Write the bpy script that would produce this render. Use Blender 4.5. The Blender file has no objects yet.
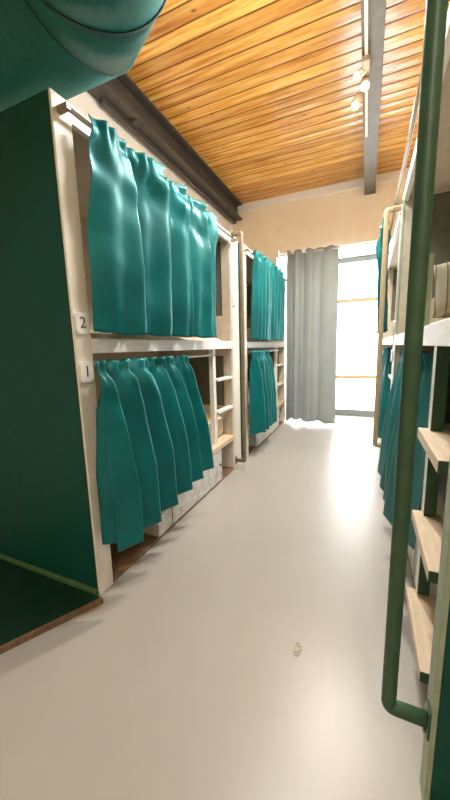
import bpy, bmesh, math, random
from mathutils import Vector, Matrix, noise
PI = math.pi
S = bpy.context.scene
COL = S.collection

# ------------------------------------------------------------------ helpers
def root_loc(o):
    while o.parent: o = o.parent
    return o.location.copy()

class MB:
    """collects boxes, tubes and sheets, builds them as one mesh object"""
    def __init__(self): self.bm = bmesh.new()
    def box(self, x0, x1, y0, y1, z0, z1):
        if x0 > x1: x0, x1 = x1, x0
        vs = [self.bm.verts.new(p) for p in ((x0,y0,z0),(x1,y0,z0),(x1,y1,z0),(x0,y1,z0),(x0,y0,z1),(x1,y0,z1),(x1,y1,z1),(x0,y1,z1))]
        for f in ((3,2,1,0),(4,5,6,7),(0,1,5,4),(1,2,6,5),(2,3,7,6),(3,0,4,7)):
            self.bm.faces.new([vs[i] for i in f])
        return self
    def prism(self, pts, z0, z1):
        a = [self.bm.verts.new((p[0],p[1],z0)) for p in pts]; b = [self.bm.verts.new((p[0],p[1],z1)) for p in pts]
        n = len(pts)
        self.bm.faces.new(a[::-1]); self.bm.faces.new(b)
        for i in range(n): self.bm.faces.new((a[i],a[(i+1)%n],b[(i+1)%n],b[i]))
        return self
    def rings(self, rings, closed=False, cap=True):
        R = [[self.bm.verts.new(p) for p in r] for r in rings]; n = len(R[0])
        m = len(R)
        for i in range(m if closed else m-1):
            A, B = R[i], R[(i+1)%m]
            for j in range(n): self.bm.faces.new((A[j],A[(j+1)%n],B[(j+1)%n],B[j]))
        if cap and not closed:
            self.bm.faces.new(R[0][::-1]); self.bm.faces.new(R[-1])
        return self
    def tube(self, pts, r, seg=14, bend=0):
        pts = [Vector(p) for p in pts]
        if bend:
            out = [pts[0]]
            for a, b, c in zip(pts, pts[1:], pts[2:]):
                d1 = (a-b).normalized(); d2 = (c-b).normalized()
                p, q = b+d1*bend, b+d2*bend
                for k in range(6):
                    t = k/5; out.append(p*(1-t)**2 + b*2*t*(1-t) + q*t*t)
            out.append(pts[-1]); pts = out
        prev = None; rings = []
        for i, p in enumerate(pts):
            t = (pts[min(i+1,len(pts)-1)]-pts[max(i-1,0)]).normalized()
            if prev is None:
                u = t.orthogonal().normalized()
            else:
                u = (prev - t*prev.dot(t)).normalized()
            prev = u; v = t.cross(u)
            rings.append([p+u*(r*math.cos(2*PI*k/seg))+v*(r*math.sin(2*PI*k/seg)) for k in range(seg)])
        return self.rings(rings)
    def torus(self, c, axis, R, r, n=20, m=8):
        axis = Vector(axis).normalized(); u = axis.orthogonal().normalized(); v = axis.cross(u); c = Vector(c)
        rg = []
        for i in range(n):
            d = u*math.cos(2*PI*i/n)+v*math.sin(2*PI*i/n)
            rg.append([c+d*(R+r*math.cos(2*PI*j/m))+axis*(r*math.sin(2*PI*j/m)) for j in range(m)])
        return self.rings(rg, closed=True)
    def lathe(self, c, axis, prof, n=20):
        axis = Vector(axis).normalized(); u = axis.orthogonal().normalized(); v = axis.cross(u); c = Vector(c)
        return self.rings([[c+axis*h+(u*math.cos(2*PI*i/n)+v*math.sin(2*PI*i/n))*max(r,1e-4) for i in range(n)] for r, h in prof])
    def build(self, name, mat, parent=None, bevel=0, smooth=False, loc=None, solid=0):
        bm = self.bm
        bmesh.ops.recalc_face_normals(bm, faces=bm.faces[:])
        L = root_loc(parent) if parent else (Vector(loc) if loc else Vector((0,0,0)))
        for v in bm.verts: v.co -= L
        me = bpy.data.meshes.new(name); bm.to_mesh(me); bm.free()
        o = bpy.data.objects.new(name, me); COL.objects.link(o)
        for m in (mat if isinstance(mat, (list, tuple)) else [mat]): me.materials.append(m)
        if parent: o.parent = parent
        else: o.location = L
        if smooth:
            for p in me.polygons: p.use_smooth = True
        if bevel:
            b = o.modifiers.new('bevel', 'BEVEL'); b.width = bevel; b.segments = 2; b.limit_method = 'ANGLE'
        if solid:
            s = o.modifiers.new('solid', 'SOLIDIFY'); s.thickness = solid
        return o

def tag(o, label=None, cat=None, group=None, kind=None):
    if label: o['label'] = label
    if cat: o['category'] = cat
    if group: o['group'] = group
    if kind: o['kind'] = kind
    return o
def empty(name, loc, label, cat, group=None):
    o = bpy.data.objects.new(name, None); COL.objects.link(o); o.location = loc
    o.empty_display_size = .1
    return tag(o, label, cat, group)

# ------------------------------------------------------------------ materials
def lin(c): return tuple(((v/255)/12.92 if v/255 <= .04045 else ((v/255+.055)/1.055)**2.4) for v in c)
class NM:
    def __init__(self, name):
        self.m = bpy.data.materials.new(name); self.m.use_nodes = True
        self.nt = self.m.node_tree; self.n = self.nt.nodes; self.l = self.nt.links
        self.p = self.n['Principled BSDF']; self.out = self.n['Material Output']
    def node(self, t, **kw):
        n = self.n.new(t)
        for k, v in kw.items(): setattr(n, k, v)
        return n
    def link(self, a, b): self.l.new(a, b)
    def set(self, **kw):
        for k, v in kw.items():
            s = self.p.inputs[k.replace('_', ' ')]
            s.default_value = (tuple(v)+(1,)) if isinstance(v, tuple) and len(v) == 3 and s.type == 'RGBA' else v
        return self
    def coords(self, scale=(1,1,1)):
        t = self.node('ShaderNodeTexCoord'); mp = self.node('ShaderNodeMapping'); mp.inputs['Scale'].default_value = scale
        self.link(t.outputs['Object'], mp.inputs['Vector']); return mp.outputs['Vector']
    def noise(self, vec, scale, detail=4, rough=.55):
        n = self.node('ShaderNodeTexNoise'); n.inputs['Scale'].default_value = scale; n.inputs['Detail'].default_value = detail
        n.inputs['Roughness'].default_value = rough; self.link(vec, n.inputs['Vector']); return n.outputs['Fac']
    def ramp(self, fac, stops):
        r = self.node('ShaderNodeValToRGB'); e = r.color_ramp.elements
        e[0].position, e[0].color = stops[0][0], (*stops[0][1], 1); e[1].position, e[1].color = stops[-1][0], (*stops[-1][1], 1)
        for p, c in stops[1:-1]:
            k = e.new(p); k.color = (*c, 1)
        self.link(fac, r.inputs['Fac']); return r.outputs['Color']
    def bump(self, h, strength=.1, dist=.01):
        b = self.node('ShaderNodeBump'); b.inputs['Strength'].default_value = strength; b.inputs['Distance'].default_value = dist
        self.link(h, b.inputs['Height']); self.link(b.outputs['Normal'], self.p.inputs['Normal'])

def painted(name, c1, c2, rough=.5, scale=(6,6,6), bump=.05, nscale=4, spec=.5):
    M = NM(name); v = M.coords(scale); f = M.noise(v, nscale)
    M.link(M.ramp(f, [(.35, lin(c1)), (.65, lin(c2))]), M.p.inputs['Base Color'])
    M.set(Roughness=rough); M.p.inputs['Specular IOR Level'].default_value = spec
    M.bump(f, bump); return M.m
def fabric(name, c1, c2, rough=.4, sheen=.3, spec=.5, weave=350, trans=0.0, tint=(1,1,1), metal=0.0):
    M = NM(name); v = M.coords(); f = M.noise(v, 3, 3)
    M.link(M.ramp(f, [(.35, lin(c1)), (.65, lin(c2))]), M.p.inputs['Base Color'])
    M.set(Roughness=rough, Metallic=metal); M.p.inputs['Sheen Weight'].default_value = sheen; M.p.inputs['Sheen Roughness'].default_value = .4
    M.p.inputs['Sheen Tint'].default_value = (*tint, 1)
    M.p.inputs['Specular IOR Level'].default_value = spec
    M.bump(M.noise(v, weave, 2), .06, .002)
    if trans:
        t = M.node('ShaderNodeBsdfTranslucent'); t.inputs['Color'].default_value = (*lin(c2), 1)
        mx = M.node('ShaderNodeMixShader'); mx.inputs[0].default_value = trans
        M.link(M.p.outputs[0], mx.inputs[1]); M.link(t.outputs[0], mx.inputs[2]); M.link(mx.outputs[0], M.out.inputs['Surface'])
    return M.m

WHITE = painted('white_painted_wood', (232,229,224), (243,241,237), .45, (3,3,18), .08)
CREAM = painted('cream_painted_wood', (228,221,207), (238,232,220), .5, (6,6,2), .06)
BEIGE_BOARD = painted('beige_board', (192,180,160), (204,193,174), .6, (4,4,4), .05)
GREEN = painted('dark_green_paint', (0,70,60), (0,76,64), .55, (3,3,3), .03, spec=.35)
OLIVE = painted('olive_green_cast', (52,84,60), (60,94,68), .45, (5,5,5), .03)  # green bounce and shade put into the colour of near ladder and rail
PALEGREEN = painted('pale_green_cast', (150,165,138), (164,178,150), .5, (5,5,5), .04)  # reflected green light put into the colour of posts and guard post
DARKIN = painted('dark_inset_board', (92,94,80), (104,104,88), .6, (4,4,4), .04)
TAN = painted('tan_painted_metal', (196,172,136), (208,186,150), .35, (5,5,5), .02)
BROWN = painted('brown_painted_metal', (132,112,86), (146,126,98), .4, (5,5,5), .02)
STEEL = painted('grey_painted_steel', (92,88,78), (104,99,88), .5, (4,4,4), .05)
DARKSTEEL = painted('dark_brown_steel', (64,59,54), (76,70,64), .5, (4,4,4), .05)
NICHE = painted('niche_wood', (112,84,60), (138,106,78), .45, (20,2,2), .06)
TREAD = painted('pale_wood_tread', (214,192,162), (228,208,180), .5, (20,3,20), .06)
CHROME = NM('brushed_metal').set(Base_Color=lin((180,178,172)), Metallic=1.0, Roughness=.3).m
BLACK = NM('dark_gap').set(Base_Color=lin((30,28,26)), Roughness=.5).m
INK = NM('grey_ink').set(Base_Color=lin((88,82,76)), Roughness=.6).m
WALLW = painted('warm_plaster', (242,229,205), (246,235,214), .75, (2,2,2), .05, 3)
WALLC = painted('cream_plaster', (246,241,230), (250,245,236), .75, (2,2,2), .05, 3)
PLASTERW = painted('white_plaster', (240,238,232), (246,244,240), .6, (2,2,2), .03, 3)
DUCT = painted('teal_duct_paint', (8,98,90), (14,110,102), .5, (8,8,8), .12, 6)
SEAM = painted('duct_seam', (10,48,46), (14,58,54), .5)
TEAL = fabric('teal_satin', (0,108,112), (0,128,130), .42, .05, .5, trans=.12, tint=(.5,1,.95), metal=.25)
TEAL2 = fabric('teal_satin_backlit', (0,138,138), (4,150,150), .38, .05, .5, trans=.3, tint=(.5,1,.95), metal=.3)
GREYC = fabric('grey_curtain_cloth', (164,168,165), (174,178,175), .7, .1, .3, trans=.33)
LINEN = fabric('cream_linen', (226,214,190), (236,226,204), .85, .2, .2)
YELLOW = fabric('tan_sheet', (214,172,112), (224,184,124), .85, .2, .2)
BRASS = NM('lamp_head_metal').set(Base_Color=lin((205,190,160)), Metallic=.3, Roughness=.4).m

def plywood():
    M = NM('whitewashed_plywood'); v = M.coords((1,1,1)); f = M.noise(v, 14, 6, .7); g = M.noise(M.coords((3,2,20)), 5, 5)
    a = M.ramp(f, [(.3, lin((176,172,166))), (.5, lin((214,212,207))), (.7, lin((236,235,231)))])
    mx = M.node('ShaderNodeMixRGB', blend_type='MULTIPLY'); mx.inputs[0].default_value = .5
    M.link(a, mx.inputs[1]); M.link(M.ramp(g, [(.35, (.72,.71,.7)), (.6, (1,1,1))]), mx.inputs[2])
    M.link(mx.outputs[0], M.p.inputs['Base Color']); M.set(Roughness=.5); M.bump(f, .1); return M.m
PLY = plywood()

def floor_mat():
    M = NM('polished_screed'); v = M.coords()
    a = M.noise(v, 1.1, 5, .6); b = M.noise(v, 9, 6, .65)
    mx = M.node('ShaderNodeMixRGB', blend_type='MULTIPLY'); mx.inputs[0].default_value = .6
    M.link(M.ramp(a, [(.3, lin((172,167,160))), (.7, lin((179,175,168)))]), mx.inputs[1])
    M.link(M.ramp(b, [(.2, (.95,.95,.95)), (.8, (1,1,1))]), mx.inputs[2])
    M.link(mx.outputs[0], M.p.inputs['Base Color'])
    M.set(Roughness=.34)
    M.p.inputs['Specular IOR Level'].default_value = .55
    return M.m
def ceiling_mat():
    M = NM('varnished_pine_planks'); t = M.node('ShaderNodeTexCoord'); s = M.node('ShaderNodeSeparateXYZ')
    M.link(t.outputs['Object'], s.inputs[0])
    W = .128
    d = M.node('ShaderNodeMath', operation='DIVIDE'); d.inputs[1].default_value = W; M.link(s.outputs['Y'], d.inputs[0])
    fl = M.node('ShaderNodeMath', operation='FLOOR'); M.link(d.outputs[0], fl.inputs[0])
    fr = M.node('ShaderNodeMath', operation='FRACT'); M.link(d.outputs[0], fr.inputs[0])
    wn = M.node('ShaderNodeTexWhiteNoise', noise_dimensions='1D'); M.link(fl.outputs[0], wn.inputs['W'])
    # grain: noise stretched along the plank, shifted per plank
    cb = M.node('ShaderNodeCombineXYZ'); mxx = M.node('ShaderNodeMath', operation='MULTIPLY_ADD')
    mxx.inputs[1].default_value = 17.0; M.link(wn.outputs['Value'], mxx.inputs[0]); M.link(s.outputs['X'], mxx.inputs[2])
    M.link(mxx.outputs[0], cb.inputs['X'])
    yy = M.node('ShaderNodeMath', operation='MULTIPLY'); yy.inputs[1].default_value = 14; M.link(s.outputs['Y'], yy.inputs[0])
    M.link(yy.outputs[0], cb.inputs['Y'])
    g = M.noise(cb.outputs[0], 1.6, 7, .65); g2 = M.noise(cb.outputs[0], .5, 3, .5)
    col = M.ramp(g, [(.25, lin((120,66,16))), (.38, lin((204,134,50))), (.52, lin((236,180,90))), (.72, lin((250,216,138)))])
    pl = M.ramp(wn.outputs['Value'], [(0, (.7,.62,.54)), (.5, (.93,.91,.88)), (1, (1.08,1.06,1.0))])
    m1 = M.node('ShaderNodeMixRGB', blend_type='MULTIPLY'); m1.inputs[0].default_value = 1
    M.link(col, m1.inputs[1]); M.link(pl, m1.inputs[2])
    # knots
    cb2 = M.node('ShaderNodeCombineXYZ'); M.link(mxx.outputs[0], cb2.inputs['X'])
    y3 = M.node('ShaderNodeMath', operation='MULTIPLY'); y3.inputs[1].default_value = 2.2; M.link(s.outputs['Y'], y3.inputs[0]); M.link(y3.outputs[0], cb2.inputs['Y'])
    vo = M.node('ShaderNodeTexVoronoi'); vo.inputs['Scale'].default_value = 2.4; M.link(cb2.outputs[0], vo.inputs['Vector'])
    kn = M.ramp(vo.outputs['Distance'], [(.03, (.22,.12,.06)), (.075, (1,1,1))])
    m2 = M.node('ShaderNodeMixRGB', blend_type='MULTIPLY'); m2.inputs[0].default_value = .85
    M.link(m1.outputs[0], m2.inputs[1]); M.link(kn, m2.inputs[2])
    # groove
    gr = M.ramp(fr.outputs[0], [(.0, (.05,.025,.01)), (.06, (.2,.12,.06)), (.11, (1,1,1))]); 
    gr2 = M.ramp(fr.outputs[0], [(.96, (1,1,1)), (1.0, (.3,.2,.1))])
    m3 = M.node('ShaderNodeMixRGB', blend_type='MULTIPLY'); m3.inputs[0].default_value = .9
    M.link(m2.outputs[0], m3.inputs[1]); M.link(gr, m3.inputs[2])
    m4 = M.node('ShaderNodeMixRGB', blend_type='MULTIPLY'); m4.inputs[0].default_value = .9
    M.link(m3.outputs[0], m4.inputs[1]); M.link(gr2, m4.inputs[2])
    M.link(m4.outputs[0], M.p.inputs['Base Color'])
    rr = M.ramp(g, [(.3, (.28,.28,.28)), (.7, (.13,.13,.13))]); M.link(rr, M.p.inputs['Roughness'])
    M.p.inputs['Specular IOR Level'].default_value = .6
    # bump: grain + groove + a slow cupping of each plank
    cu = M.ramp(fr.outputs[0], [(0, (0,0,0)), (.15, (.5,.5,.5)), (.5, (1,1,1)), (.85, (.5,.5,.5)), (1, (0,0,0))])
    ad0 = M.node('ShaderNodeMixRGB', blend_type='ADD'); ad0.inputs[0].default_value = 1
    M.link(gr, ad0.inputs[1]); M.link(cu, ad0.inputs[2])
    ad = M.node('ShaderNodeMixRGB', blend_type='ADD'); ad.inputs[0].default_value = .6
    M.link(ad0.outputs[0], ad.inputs[1]); M.link(g2, ad.inputs[2])
    M.bump(ad.outputs[0], .35, .012); return M.m
def striped():
    M = NM('striped_ticking'); t = M.node('ShaderNodeTexCoord'); s = M.node('ShaderNodeSeparateXYZ'); M.link(t.outputs['Object'], s.inputs[0])
    w = M.node('ShaderNodeMath', operation='MULTIPLY'); w.inputs[1].default_value = 26; M.link(s.outputs['X'], w.inputs[0])
    fr = M.node('ShaderNodeMath', operation='FRACT'); M.link(w.outputs[0], fr.inputs[0])
    M.link(M.ramp(fr.outputs[0], [(.0, lin((158,150,126))), (.45, lin((168,160,136))), (.5, lin((98,92,74))), (.62, lin((102,96,78))), (.66, lin((158,150,126)))]), M.p.inputs['Base Color'])
    M.set(Roughness=.9); M.bump(M.noise(M.coords(), 200, 2), .1, .002); return M.m
STRIPE = striped()
def glass_mat():
    M = NM('clear_glass'); tr = M.node('ShaderNodeBsdfTransparent'); gl = M.node('ShaderNodeBsdfGlossy'); gl.inputs['Roughness'].default_value = .02
    mx = M.node('ShaderNodeMixShader'); mx.inputs[0].default_value = .06
    M.link(tr.outputs[0], mx.inputs[1]); M.link(gl.outputs[0], mx.inputs[2]); M.link(mx.outputs[0], M.out.inputs['Surface'])
    return M.m
GLASS = glass_mat()
def emit(name, c, s):
    M = NM(name); M.set(Base_Color=(1.0,1.0,1.0)); M.p.inputs['Emission Color'].default_value = (*c, 1); M.p.inputs['Emission Strength'].default_value = s
    return M.m
BULBW = emit('lamp_glow_white', (1,.86,.66), 14)
BULBY = emit('lamp_glow_amber', (1,.6,.18), 9)

# ------------------------------------------------------------------ the setting
FL, FR = -1.255, .2            # faces of the bunks on either side of the aisle
YB, ZC = 5.45, 3.65            # inner face of the end wall, ceiling
XL, XR, Y0 = -2.2, 1.15, -2.6
def st(name, mb, mat, **k): return tag(mb.build(name, mat, **k), kind='structure')
fl_ = st('floor', MB().box(XL-.2, XR+.2, Y0-.2, 6.4, -.1, 0), floor_mat())
scuff = MB()
rnd = random.Random(3)
for k in range(5):
    a = rnd.random()*6; c = (-.224+rnd.uniform(-.012,.012), 1.211+rnd.uniform(-.02,.02))
    scuff.tube([(c[0]+.014*math.cos(a+t*.9), c[1]+.022*math.sin(a+t*.9), .0015) for t in range(5)], .0022, 6)
s_ = scuff.build('scuff_mark', BEIGE_BOARD, fl_); s_['label'] = 'small pale scuff ring on the grey floor'
st('ceiling', MB().box(XL-.2, XR+.2, Y0-.2, YB+.0, ZC, ZC+.1), ceiling_mat())
st('wall_left', MB().box(XL-.2, XL, Y0, YB, 0, ZC), WALLC)
st('wall_right', MB().box(XR, XR+.2, Y0, YB, 0, ZC), WALLW)
st('wall_rear', MB().box(XL-.2, XR+.2, Y0-.2, Y0, 0, ZC), WALLW)
OX0, OX1, OZ, YG = -1.43, .55, 2.79, 6.2
st('wall_end', MB().box(XL-.2, OX0, YB, YG+.2, 0, ZC).box(OX1, XR+.2, YB, YG+.2, 0, ZC).box(OX0, OX1, YB, YG+.2, OZ, ZC), WALLW)
rv = MB().box(OX0, OX0+.012, YB+.004, YG, 0, OZ-.012).box(OX1-.012, OX1, YB+.004, YG, 0, OZ-.012).box(OX0, OX1, YB+.004, YG+.1, OZ-.012, OZ)
st('trim_1', rv, PLASTERW)
st('trim_2', MB().box(XL, XR, YB-.03, YB, 3.535, ZC), PLASTERW, bevel=.006)

# glazed door at the outer end of the deep opening
gd = MB()
gd.box(OX0+.012, OX1-.012, YG, YG+.06, 2.69, OZ-.012).box(OX0+.012, OX1-.012, YG, YG+.06, .0, .115)
for x in (OX0+.012, -.79, OX1-.082): gd.box(x, x+.07, YG, YG+.06, .115, 2.69)
door = st('door_1', gd, painted('grey_door_frame', (112,116,114), (124,128,126), .4))
tag(door, 'grey framed glazed door in the deep white opening at the end of the aisle')
gb = []
for z in (.715, 2.057):
    MB().box(OX0+.08, OX1-.08, YG+.005, YG+.055, z-.032, z+.032).build('glazing_bar', painted('tan_glazing_bar', (176,146,104), (190,160,118), .5), door)
MB().box(OX0+.08, OX1-.08, YG+.027, YG+.033, .11, 2.695).build('pane', GLASS, door)

# beams
def ibeam(mb, xc, w, z0, z1, ya, yb, tf=.022, tw=.02):
    mb.box(xc-w/2, xc+w/2, ya, yb, z0, z0+tf).box(xc-w/2, xc+w/2, ya, yb, z1-tf, z1).box(xc-tw/2, xc+tw/2, ya, yb, z0+tf, z1-tf); return mb
bm1 = st('ceiling_beam', ibeam(MB(), -.052, .145, 3.41, ZC, Y0, YB-.03), STEEL, bevel=.003)
tag(bm1, 'grey steel beam running along the middle of the plank ceiling')
bm2 = st('wall_beam', ibeam(MB(), -2.09, .19, 3.40, ZC, Y0, YB-.03), DARKSTEEL, bevel=.003)
tag(bm2, 'dark brown steel beam along the top of the left wall')
tray = MB().box(-2.15, -2.105, 2.4, YB-.05, 3.355, 3.40).box(-2.105, -2.04, 2.72, 2.80, 3.38, 3.40).box(-2.105, -2.04, 4.9, 5.0, 3.38, 3.40)
tray.build('cable_tray', DARKSTEEL, bm2, bevel=.004)

# track light under the middle beam
tl = empty('track_light', (-.095, 2.0, 3.41), 'pale ceiling track with small glowing spot lamps under the grey beam', 'light')
MB().box(-.105, -.083, -1.6, 3.95, 3.385, 3.41).build('track', CREAM, tl, bevel=.003)
MB().box(-.122, -.066, 2.92, 3.06, 3.352, 3.386).build('adapter', BROWN, tl, bevel=.004)
def lamp_head(x, y, z, d, bulb, r=.033):
    d = Vector(d).normalized(); c = Vector((x, y, z))
    h = MB().lathe(c, d, [(.012,-.1),(r*.8,-.095),(r,-.06),(r,0),(r*.85,0),(r*.8,-.02),(.01,-.03)])
    hd = h.build('lamp_head', BRASS, tl, smooth=True)
    MB().tube([(x-d.x*.09, y-d.y*.09, z-d.z*.09), (-.095, y, 3.386)], .007, 8).build('stem', BROWN, hd)
    MB().lathe(c, d, [(.004,-.026),(r*.7,-.02),(r*.8,.0),(r*.6,.02),(.003,.03)]).build('bulb', bulb, hd, smooth=True)
lamp_head(-.10, 3.10, 3.30, (.0,-.5,-.8), BULBW, .036)
lamp_head(-.175, 3.24, 3.27, (-.3,-.3,-.9), BULBY, .036)
lamp_head(-.155, 3.02, 3.34, (-.8,-.2,-.5), BULBW, .026)

def point(name, loc, e, col, r):
    l = bpy.data.lights.new(name, 'POINT'); l.energy = e; l.color = col; l.shadow_soft_size = r
    o = bpy.data.objects.new(name, l); COL.objects.link(o); o.location = loc; return o

# ------------------------------------------------------------------ bunk beds
def plate(root, X, y, z, digit, dirn):
    n = MB(); pts = []
    w, h, r = .039, .05, .018
    for cx, cz, a0 in ((w-r, h-r, 0), (-(w-r), h-r, 90), (-(w-r), -(h-r), 180), (w-r, -(h-r), 270)):
        for k in range(5):
            a = math.radians(a0+k*22.5); pts.append((cx+r*math.cos(a), cz+r*math.sin(a)))
    bm = n.bm
    x0, x1 = X(0), X(-.012)
    A = [bm.verts.new((x0, y+p[0], z+p[1])) for p in pts]; B = [bm.verts.new((x1, y+p[0], z+p[1])) for p in pts]
    bm.faces.new(A); bm.faces.new(B)
    for i in range(len(pts)): bm.faces.new((A[i], A[(i+1)%len(pts)], B[(i+1)%len(pts)], B[i]))
    pl = n.build('number_plate', WHITE, root)
    if digit:
        cu = bpy.data.curves.new('numeral', 'FONT'); cu.body = digit; cu.size = .075; cu.extrude = .0015; cu.align_x = 'CENTER'; cu.align_y = 'CENTER'
        to = bpy.data.objects.new('tmp', cu); COL.objects.link(to)
        dg = bpy.context.evaluated_depsgraph_get(); me = bpy.data.meshes.new_from_object(to.evaluated_get(dg))
        bpy.data.objects.remove(to)
        L = root_loc(root)
        rot = Matrix(((0,0,-dirn),(-dirn,0,0),(0,1,0)))     # text plane -> faces the aisle
        for v in me.vertices: v.co = rot @ v.co + Vector((X(-.0125), y, z)) - L
        me.materials.append(INK)
        t = bpy.data.objects.new('numeral', me); COL.objects.link(t); t.parent = pl
    return pl

def bunk(side, y0, y1, label, ladder, post0, post1, treads, lad, drawer, divider, rail_y, rail_z, rail_mat, digits=(None,None), lower_to=None, green_cast=False, gap=None, guard=None):
    dirn = -1 if side == 'L' else 1
    F = FL if side == 'L' else FR
    X = lambda s: F + dirn*s
    r = empty('bunk_bed', (X(.45), (y0+y1)/2, 0), label, 'bunk bed')
    H, D = 2.39, .9
    def B(name, mat, *boxes, bevel=.003, parent=None):
        m = MB()
        for s0, s1, a, b, z0, z1 in boxes: m.box(X(s0), X(s1), a, b, z0, z1)
        return m.build(name, mat, parent or r, bevel=bevel)
    # end panels: green outside, beige lining with a dark inset above each bed
    pc = PALEGREEN if green_cast else CREAM
    e = B('end_panel', GREEN, (.014, D, y0, y0+.05, 0, H))
    B('skirting', painted('green_skirting', (70,104,62), (84,118,74), .5), (.014, D, y0-.022, y0, 0, .045), parent=e, bevel=.008)
    B('end_panel', GREEN, (.014, D, y1-.04, y1, 0, H))
    B('post', pc, (0, .014, y0, y0+post0, 0, H)); B('post', pc, (0, .014, y1-post1, y1, 0, H))
    i0, i1 = y0+post0-.03, y1-post1
    B('lining', BEIGE_BOARD, (.014, D, y0+.05, y0+post0, 0, H))
    # far lining: frame around two dark insets
    B('lining', BEIGE_BOARD, (.014, .1, i1, y1-.04, 0, H), (.78, D, i1, y1-.04, 0, H), (.1, .78, i1, y1-.04, 0, .69), (.1, .78, i1, y1-.04, 1.22, 1.62), (.1, .78, i1, y1-.04, 2.33, H))
    for za, zb in ((.69, 1.22), (1.62, 2.33)):
        B('inset_board', DARKIN, (.1, .78, i1+.02, i1+.035, za, zb))
    a, b = y0+post0, y1-post1
    B('back_panel', BEIGE_BOARD, (D-.02, D, a, b, 0, H))
    B('roof_board', BEIGE_BOARD, (.03, D-.02, a, b, 2.355, 2.375))
    B('lintel', WHITE, (0, .03, a, b, 2.31, H))
    B('bed_rail', WHITE, (-.006, .026, a, b, 1.288, 1.362))
    B('bed_base', WHITE, (.026, D-.02, a, b, 1.29, 1.325))
    B('bed_base', TREAD if side == 'L' else WHITE, (-.012 if side == 'L' else .08, D-.02, a if side == 'L' else max(a, lad[1]+.02) if green_cast else a, b, .338, .384))
    # plinth: niches, dividers and a drawer
    ps = 0 if side == 'L' else .085
    B('niche_floor', NICHE, (.002+ps, D-.02, a, b, .0, .018))
    d0, d1 = drawer
    B('divider', PLY, (.004+ps, .5, divider[0], divider[1]-.004, .018, .338))
    B('divider', DARKIN, (.02+ps, .5, d1+.004, d1+.02, .018, .338))
    if gap: B('divider', CREAM, (.004, .3, gap[0], gap[1], .018, .338))
    dr = B('drawer', PLY, (ps, .5, d0+.004, d1, .022, .33))
    MB().lathe((X(ps), d1-.06, .19), (-dirn,0,0), [(.008,0),(.008,.012),(.016,.016),(.016,.026),(.004,.03)], 14).build('knob', CHROME, dr, smooth=True)
    # ladder
    la, lb, ra, rb = lad
    lm = [TREAD, OLIVE, WHITE] if green_cast else [WHITE]
    lr = MB().box(X(.035), X(.078), ra, rb, treads[-1]+.02 if green_cast else .384, 1.29).build('ladder_rail', lm, r, bevel=.002)
    for z in treads:
        t = MB().box(X(.0), X(.1 if green_cast else .06), la, lb, z-(.028 if green_cast else .012), z+.012).build('ladder_tread', lm, r, bevel=.003)
        if green_cast:
            for p in t.data.polygons: p.material_index = 1 if p.normal.y < -.9 else 0  # faces turned to the camera coloured as shaded, with green bounce light
    if green_cast:
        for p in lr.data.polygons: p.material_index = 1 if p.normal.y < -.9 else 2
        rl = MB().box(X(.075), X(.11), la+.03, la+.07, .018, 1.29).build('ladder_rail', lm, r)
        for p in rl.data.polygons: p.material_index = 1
    if guard:
        B('guard_post', PALEGREEN, (.0, .02, guard-.015, guard+.015, 1.362, 1.63))  # greenish reflection is in the colour
    # curtain rods
    rod = MB().tube([(X(-.045), a-.06, 2.325), (X(-.045), min(b+.05, 5.27), 2.325)], .011, 12).build('curtain_rod', CHROME if side == 'L' else TAN, r, smooth=True)
    for q in (a-.075, min(b+.03, 5.25)): MB().box(X(0), X(-.058), q, q+.022, 2.313, 2.337).build('rod_bracket', BROWN, rod)
    MB().tube([(X(.015 if side == 'L' else .1), a, 1.235), (X(.015 if side == 'L' else .1), lower_to or b, 1.235)], .009, 10).build('curtain_rod', CHROME, r, smooth=True)
    # grab rail
    if rail_y is not None:
        p = .1
        gr = MB().tube([(X(0), rail_y, rail_z[0]), (X(-p), rail_y, rail_z[0]), (X(-p), rail_y, rail_z[1]), (X(0), rail_y, rail_z[1])], .0195, 16, bend=.016).build('grab_rail', rail_mat, r, smooth=True)
        for z in rail_z:
            MB().box(X(0), X(-.006), rail_y-.022, rail_y+.022, z-.045, z+.045).build('flange', rail_mat, gr, bevel=.003)
            for q in (-.037, .037): MB().lathe((X(-.006), rail_y, z+q), (-dirn,0,0), [(.008,0),(.008,.006),(.002,.008)], 8).build('bolt', CHROME, gr)
    for z, d in zip((1.433, 1.2), digits):
        if d is not None: plate(r, X, y0+post0/2 - (.005 if side == 'L' else 0), z, d, dirn)
    return r, X

b1, X1 = bunk('L', 1.113, 3.25, 'white bunk bed with plates 1 and 2 and a dark green end panel', 'far', .1, .21, (1.0,.69), (2.70,3.04,2.66,2.715), (1.83,2.72), (1.66,1.83), 3.09, (.09,2.385), BROWN, ('2','1'), lower_to=2.66, gap=(3.03,3.04))
plate(b1, X1, 3.12, 1.76, None, -1)
b2, X2 = bunk('L', 3.38, 5.43, 'white bunk bed left of the aisle standing against the end wall', 'far', .12, .1, (1.0,.69), (4.99,5.32,4.95,5.0), (3.86,4.98), (3.82,3.86), None, None, BROWN, lower_to=4.95, gap=(5.31,5.33))
fp = MB().box(-1.31, -1.33, 3.25, 3.38, 0, 2.39).build('filler_panel', CREAM, b2)
b3, X3 = bunk('R', .855, 2.93, 'bunk bed with the dark green grab rail and wooden treads, at the right edge', 'near', .068, .1, (.955,.605,.245), (1.04,1.44,1.395,1.45), (1.85,2.75), (1.7,1.85), .88, (.272,2.36), OLIVE, lower_to=2.83, green_cast=True, guard=1.5)
b4, X4 = bunk('R', 2.96, 5.43, 'bunk bed right of the aisle with the tan grab rail, nearest the end wall', 'near', .1, .1, (1.0,.69), (3.06,3.42,3.40,3.45), (3.9,5.0), (3.8,3.9), 3.01, (.42,2.33), TAN, ('',''), lower_to=5.33)
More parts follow.
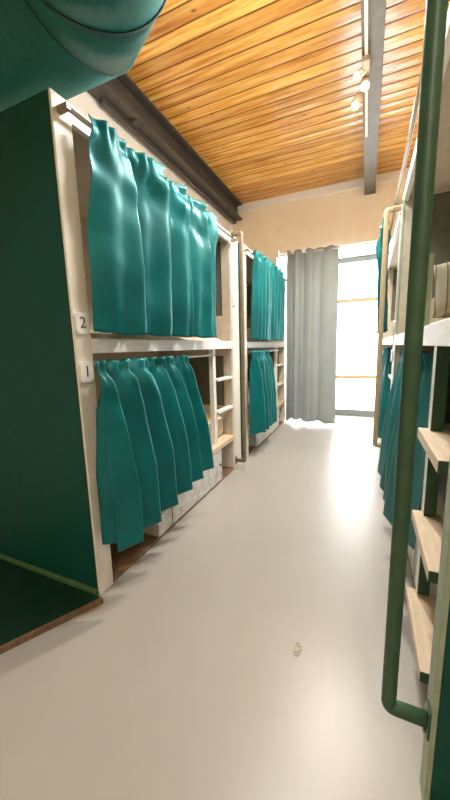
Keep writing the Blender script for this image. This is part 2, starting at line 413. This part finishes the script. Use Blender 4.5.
# pencil mark on the plywood divider of the first bunk
mk = MB()
for dy in (0, .03):
    mk.tube([(FL-.0028, 1.70+dy, .165), (FL-.0028, 1.706+dy, .178), (FL-.0028, 1.712+dy, .165)], .0016, 6)
mk.build('pencil_mark', INK, b1)

# green painted plinth at the foot of the end panel
pp = [(-1.215, 1.088), (-2.06, -.5), (-2.19, -.5), (-2.19, 1.088)]
PLAT = painted('platform_green', (8,48,30), (12,54,34), .6, (3,3,3), .03, spec=.3)
gp = empty('floor_platform', (-1.8, .5, 0), 'low dark green platform on the floor at the foot of the green end panel', 'platform')
MB().prism([(p[0]-.004, p[1]-.0) for p in pp], 0, .022).build('top', PLAT, gp)
dv = Vector((-.845, -1.588, 0)).normalized(); nv = Vector((-dv.y, dv.x, 0))
if nv.x < 0: nv = -nv
q0 = Vector((-1.215, 1.088, 0)); q1 = Vector((-2.06, -.5, 0))
MB().prism([(q0.x-.004,q0.y), ((q0+nv*.014).x, (q0+nv*.014).y), ((q1+nv*.014).x, (q1+nv*.014).y), (q1.x-.004, q1.y)], 0, .026).build('edge_strip', NICHE, gp)

# ------------------------------------------------------------------ curtains
def lerp(a, b, t): return a+(b-a)*t
def curtain(name, label, group, mat, top, bot, out, n, style, seed, amp=(.02,.05), header=.035, nu=260, nv=56, rings=0, crumple=.012, ease=1.0, ring_r=.024, ring_x=0, p0=0):
    """top/bot: functions of u in 0..1 giving (x,y,z); out: sign of x towards the aisle"""
    rn = random.Random(seed); a1, a2, a3 = (rn.random()*6.28 for _ in range(3))
    jit = [rn.uniform(-.22,.22) for _ in range(int(n)+3)]
    def ph(u):
        k = u*n; i = int(min(k, n-1e-6)); f = k-i
        return p0 + k + lerp(jit[i], jit[i+1], f) - lerp(jit[0], jit[1], u)*0
    def saw(p, sk):
        f = p % 1.0
        v = f/sk if f < sk else (1-f)/(1-sk)
        v = v*v*(3-2*v)*.6+v*.4
        return v*2-1
    def F(u, v):
        p = ph(u)
        if style == 'pleat': return saw(p, .76)
        if style == 'drape':
            return saw(p, .84)*.85+.15*math.sin(6.283*p*2.3+a1+v)
        if style == 'satin':
            return .62*math.sin(6.283*p+a1)+.34*math.sin(6.283*p*1.63+a2+v*.9)+.16*math.sin(6.283*p*3.1+a3-v*1.5)
        return .8*math.sin(6.283*p+a1)+.25*math.sin(6.283*p*2+a2)
    mb = MB(); bm = mb.bm; G = []
    for j in range(nv+1):
        v = j/nv; row = []
        for i in range(nu+1):
            u = i/nu; T, Bt = Vector(top(u)), Vector(bot(u))
            w = v**ease
            P = Vector((lerp(T.x, Bt.x, w), lerp(T.y, Bt.y, v), lerp(T.z, Bt.z, v)))
            hv = math.exp(-((v-.055)/.03)**2)            # gathered line at the rod
            A = lerp(amp[0], amp[1], min(1, v*1.6)**.8)*(1-.6*hv)
            ruff = math.exp(-(v/.1)**2)*.012*math.sin(6.283*(ph(u)*3.3)+2*math.sin(u*31+seed))
            cr = (noise.noise(Vector((u*n*1.1+v*1.5, v*3.2, seed)))+.5*noise.noise(Vector((u*n*2.4-v*4, v*5, seed+9))))*crumple*(.4+math.exp(-((v-.16)/.15)**2)*1.3)
            off = A*F(u, v)+ruff+cr
            P.x += out*off
            if style in ('pleat', 'drape'):
                lean = .75 if style == 'pleat' else .5
                P.y += lean*A*F(u, v)*min(1, v*4)
                P.x += out*.012*abs(noise.noise(Vector((u*n*2.6, v*1.1+seed, 3.3*seed))))
            else: P.y += .35*A*math.cos(6.283*ph(u)+a1)
            if v < .06: P.z += .012*noise.noise(Vector((u*n*2.3, seed, 0)))*(1-v/.06)
            if v > .9: P.z += .008*math.sin(6.283*ph(u)+a2)*(v-.9)/.1
            row.append(bm.verts.new(P))
        G.append(row)
    for j in range(nv):
        for i in range(nu): bm.faces.new((G[j][i], G[j][i+1], G[j+1][i+1], G[j+1][i]))
    T = Vector(top(.5))
    o = mb.build(name, mat, smooth=True, loc=(T.x, T.y, T.z), solid=.003)
    tag(o, label, 'curtain', group)
    for k in range(rings):
        u = (k+.5)/rings; t = Vector(top(u))
        MB().torus((ring_x, t.y, t.z-header-.006), (0,1,.15), ring_r, .0022, 16, 6).build('curtain_ring', CHROME, o, smooth=True)
    return o
def line(p, q): return lambda u: tuple(lerp(a, b, u) for a, b in zip(p, q))

RX = FL+.10
T0 = 2.335
curtain('teal_curtain', 'large teal satin curtain on the bed beside number plate 2', 'teal bunk curtains', TEAL,
        line((RX, 1.23, T0), (RX, 2.48, T0)), line((RX-.015, 1.215, 1.384), (RX-.015, 2.47, 1.384)), 1, 4, 'drape', 4, amp=(.035,.065), crumple=.036, p0=.35)
curtain('teal_curtain', 'teal satin curtain in sharp pleats hanging beside number plate 1', 'teal bunk curtains', TEAL,
        line((FL+.045, 1.165, 1.252), (FL+.045, 2.06, 1.252)), line((FL+.125, 1.10, .295), (FL+.125, 2.09, .40)), 1, 5.7, 'pleat', 11, amp=(.028,.095), rings=8, header=.015, ring_x=FL-.015, ease=.75, crumple=.018, p0=.45)
curtain('teal_curtain', 'bright teal curtain in soft folds closing the upper bed of the far left bunk', 'teal bunk curtains', TEAL,
        line((RX+.01, 3.49, T0), (RX+.01, 4.72, T0)), line((RX-.01, 3.46, 1.384), (RX-.01, 4.7, 1.384)), 1, 7, 'drape', 7, amp=(.03,.045), crumple=.015)
curtain('teal_curtain', 'bright teal curtain bunched to one side of the lower bed of the far left bunk', 'teal bunk curtains', TEAL,
        line((FL+.06, 3.49, 1.252), (FL+.06, 4.18, 1.252)), line((FL+.11, 3.45, .29), (FL+.11, 4.06, .31)), 1, 5, 'pleat', 5, amp=(.03,.08), rings=6, header=.015, ring_x=FL-.015)
# right side
curtain('teal_curtain', 'deep teal curtain hanging into the aisle behind the dark green grab rail', 'teal bunk curtains', TEAL,
        line((FR+.045, 1.51, 1.252), (FR+.045, 2.75, 1.252)), line((FR-.01, 1.53, .40), (FR-.035, 2.6, .36)), -1, 4.5, 'pleat', 9, amp=(.022,.055), rings=7, header=.015, ring_x=FR+.1, ease=.9)
curtain('teal_curtain', 'teal curtain gathered on the upper bed of the far right bunk', 'teal bunk curtains', TEAL,
        line((FR-.1, 3.12, 2.33), (FR-.1, 3.6, 2.33)), line((FR-.08, 3.12, 1.40), (FR-.08, 3.55, 1.40)), -1, 4, 'satin', 13, amp=(.035,.045), crumple=.03)
curtain('teal_curtain', 'teal curtain on the lower bed of the far right bunk, behind the tan grab rail', 'teal bunk curtains', TEAL,
        line((FR+.02, 3.5, 1.252), (FR+.02, 4.6, 1.252)), line((FR-.02, 3.5, .32), (FR-.03, 4.6, .32)), -1, 6, 'pleat', 17, amp=(.03,.045), rings=6, header=.015, ring_x=FR+.1)

# grey curtain at the glazed door with its rod
rodo = empty('curtain_pole', (-.45, 5.36, 2.74), 'white curtain pole over the glazed door, carrying the grey curtain', 'curtain pole')
MB().tube([(-1.40, 5.36, 2.735), (.15, 5.36, 2.735)], .013, 12).build('pole', WHITE, rodo, smooth=True)
for x in (-1.39, .1): MB().box(x, x+.02, 5.35, YB, 2.72, 2.83).build('bracket', WHITE, rodo)
gc = curtain('grey_curtain', 'floor-length plain grey curtain hanging beside the bright glazed door', None, GREYC,
        line((-1.22, 5.36, 2.775), (-.44, 5.36, 2.775)), line((-1.24, 5.34, .05), (-.42, 5.30, .03)), 1, 5, 'wave', 21, amp=(.0,.0), crumple=.008)
# folds of that one run across the view: turn its relief from x to y
me = gc.data; L = gc.location
for v in me.vertices:
    w = v.co + L
    u = min(1, max(0, (w.x+1.24)/.82)); t = (2.775-w.z)/2.74
    d = .06*math.sin(6.283*(4.2*u**.6)+.6)*(1.15-.85*u)+.01*math.sin(6.283*9*u+2)*(1-u)
    v.co.y += d*(.75+.25*t)
    if t > .97: v.co.z += .03*math.sin(7*u)**2
    if t < .05: v.co.z += .016*math.sin(6.283*5*u+.6)
eye = 0
for k in range(6):
    u = (k+.5)/6
    MB().torus((lerp(-1.22,-.44,u), 5.36, 2.735), (1,.35,0), .024, .005, 18, 6).build('eyelet', CHROME, gc, smooth=True)

# ------------------------------------------------------------------ bedding
def mattress(X, a, b, z0, h, s0, s1, mat_top, label):
    m = MB().box(X(s0), X(s1), a, b, z0, z0+h).build('mattress', LINEN, bevel=.04, loc=(X((s0+s1)/2), (a+b)/2, z0))
    m.modifiers['bevel'].segments = 4
    tag(m, label, 'mattress', 'mattresses in the bunks')
    s = MB().box(X(s0+.03), X(s1-.03), a+.03, b-.03, z0+h-.004, z0+h+.012).build('sheet', mat_top, m, bevel=.006)
    return m
mattress(X1, 1.23, 3.02,   .387, .2, .1, .86, YELLOW, 'cream mattress with tan sheet behind the sharply pleated teal curtain')
mattress(X1, 1.23, 3.02, 1.327, .06, .1, .86, LINEN, 'cream mattress behind the large teal curtain beside number plate 2')
mattress(X2, 3.52, 5.31,   .387, .2, .1, .86, LINEN, 'cream mattress on the lower bed of the far left bunk')
mattress(X3, 1.0, 2.8,   .387, .2, .16, .86, LINEN, 'cream mattress on the lower bed of the near right bunk')
mattress(X3, 1.0, 2.8, 1.327, .06, .07, .86, LINEN, 'thin cream mattress under the striped pillow on the right upper bed')

def pillow(c, size, rotx, mat, name, label, pinch=0.0, rotz=0):
    bm = bmesh.new(); nu, nv = 28, 20; G = []
    def side(sg):
        g = []
        for j in range(nv+1):
            row = []
            for i in range(nu+1):
                a, b = i/nu*2-1, j/nv*2-1
                t = max(0, (1-abs(a)**3.2)*(1-abs(b)**3.2))**.42
                w = (1-.05*(1-abs(b)**2)*abs(a)**6)
                y = sg*t*.5*(1-pinch*math.exp(-((a-.15)/.16)**2))
                y += .02*noise.noise(Vector((a*3, b*3, sg)))*t
                row.append(bm.verts.new((a*.5*w*size[0], y*size[1], b*.5*size[2])))
            g.append(row)
        for j in range(nv):
            for i in range(nu): bm.faces.new((g[j][i], g[j][i+1], g[j+1][i+1], g[j+1][i]))
    side(1); side(-1)
    bmesh.ops.remove_doubles(bm, verts=bm.verts[:], dist=1e-5)
    bmesh.ops.rotate(bm, verts=bm.verts[:], cent=(0,0,0), matrix=Matrix.Rotation(rotz, 3, 'Z') @ Matrix.Rotation(rotx, 3, 'X'))
    mb = MB(); mb.bm.free(); mb.bm = bm
    for v in bm.verts: v.co += Vector(c)
    o = mb.build(name, mat, smooth=True, loc=c)
    return tag(o, label, 'pillow')
pillow((-1.62, 2.93, 1.545), (.42, .13, .26), math.radians(-12), YELLOW, 'pillow', 'tan pillow propped behind the large teal curtain on the upper left bed')
pillow((.545, 1.93, 1.548), (.52, .2, .27), math.radians(-14), STRIPE, 'striped_pillow', 'striped beige pillow standing on the right upper bed beside the green grab rail', pinch=.45)

# ------------------------------------------------------------------ duct with a gored elbow
Cx, Cy, ZD, Rb, rd = -1.237, .88, 2.8, .32, .30
dc = empty('ventilation_duct', (-1.4, .9, ZD), 'thick teal ventilation duct bending under the ceiling above the green end panel', 'duct')
def dring(th, k=1.0, dl=0):
    t = math.radians(th); c = Vector((Cx+Rb*math.sin(t)/math.cos(math.radians(15)), Cy+Rb*math.cos(t)/math.cos(math.radians(15)), ZD))
    rad = Vector((math.sin(t), math.cos(t), 0)); tan = Vector((math.cos(t), -math.sin(t), 0))
    return [c + tan*dl + rad*(rd*k*math.cos(2*PI*i/48)/math.cos(math.radians(15))) + Vector((0,0,rd*k*math.sin(2*PI*i/48))) for i in range(48)]
def circ(c, ax):
    u = Vector((0,1,0)) if ax == 'x' else Vector((1,0,0))
    return [Vector(c)+u*(rd*math.cos(2*PI*i/48))+Vector((0,0,rd*math.sin(2*PI*i/48))) for i in range(48)]
def sect(name, rings): return MB().rings(rings, cap=False).build(name, DUCT, dc, smooth=True, solid=.002)
sect('straight_section', [circ((XL, Cy+Rb, ZD), 'x'), dring(15)])
sect('elbow_gore', [dring(15), dring(45)]); sect('elbow_gore', [dring(45), dring(75)])
sect('straight_section', [dring(75), circ((Cx+Rb, Y0, ZD), 'y')])
for th, w, k in ((15, .003, 1.004), (45, .007, 1.01), (75, .003, 1.004)):
    MB().rings([dring(th, 1.0, -w), dring(th, k, -w), dring(th, k, w), dring(th, 1.0, w)], cap=False).build('seam_band', SEAM, dc)

# ------------------------------------------------------------------ light
w = bpy.data.worlds.new('world'); S.world = w; w.use_nodes = True
w.node_tree.nodes['Background'].inputs[0].default_value = (.97, .985, 1, 1); w.node_tree.nodes['Background'].inputs[1].default_value = 6.5
def area(name, loc, rot, sx, sy, e, col=(1,1,1), portal=False):
    l = bpy.data.lights.new(name, 'AREA'); l.shape = 'RECTANGLE'; l.size = sx; l.size_y = sy; l.energy = e; l.color = col
    if portal: l.cycles.is_portal = True
    o = bpy.data.objects.new(name, l); COL.objects.link(o); o.location = loc; o.rotation_euler = rot; return o
area('daylight_portal', ((OX0+OX1)/2, YG+.12, 1.4), (-PI/2, 0, 0), 1.95, 2.75, 1, portal=True)
def spot(name, loc, e, col, r, ang=165):
    l = bpy.data.lights.new(name, 'SPOT'); l.energy = e; l.color = col; l.shadow_soft_size = r; l.spot_size = math.radians(ang); l.spot_blend = .5
    o = bpy.data.objects.new(name, l); COL.objects.link(o); o.location = loc; return o
spot('track_lamp_light', (-.2, 3.35, 3.2), 120, (1,.93,.82), .08)
spot('fill_light', (-.35, 2.25, 3.3), 45, (.98,.99,1), .12)  # unseen fill, added to brighten the near aisle from above
point('fill_light', (-.4, 1.85, 3.05), 26, (.98,.99,1), .1)  # unseen fill, added for the upper walls and ceiling
spot('fill_light', (.4, -1.3, 3.3), 52, (1,.9,.78), .2)  # unseen warm fill added behind the camera for the near floor

# ------------------------------------------------------------------ camera
f = 319.2679; c = (225., 400.)
v1 = Vector((367-c[0], 344-c[1], f)); v3 = Vector((275-c[0], 2347-c[1], f))
Y = v1.normalized(); Z = -v3.normalized(); Y = (Y-Z*Y.dot(Z)).normalized(); X = Y.cross(Z)
right = Vector((X.x, Y.x, Z.x)); down = Vector((X.y, Y.y, Z.y)); fwd = Vector((X.z, Y.z, Z.z))
cam = bpy.data.cameras.new('camera'); cam.sensor_fit = 'HORIZONTAL'; cam.sensor_width = 36; cam.lens = f/450*36
cam.clip_start = .02
co = bpy.data.objects.new('camera', cam); COL.objects.link(co)
M = Matrix((right, -down, -fwd)).transposed().to_4x4(); M.translation = (0, 0, 1.3)
co.matrix_world = M; S.camera = co
vs = S.view_settings; vs.view_transform = 'Standard'; vs.look = 'None'; vs.gamma = 1; vs.exposure = 1.0; vs.use_curve_mapping = False
S.cycles.max_bounces = 10; S.cycles.diffuse_bounces = 6; S.cycles.transparent_max_bounces = 12
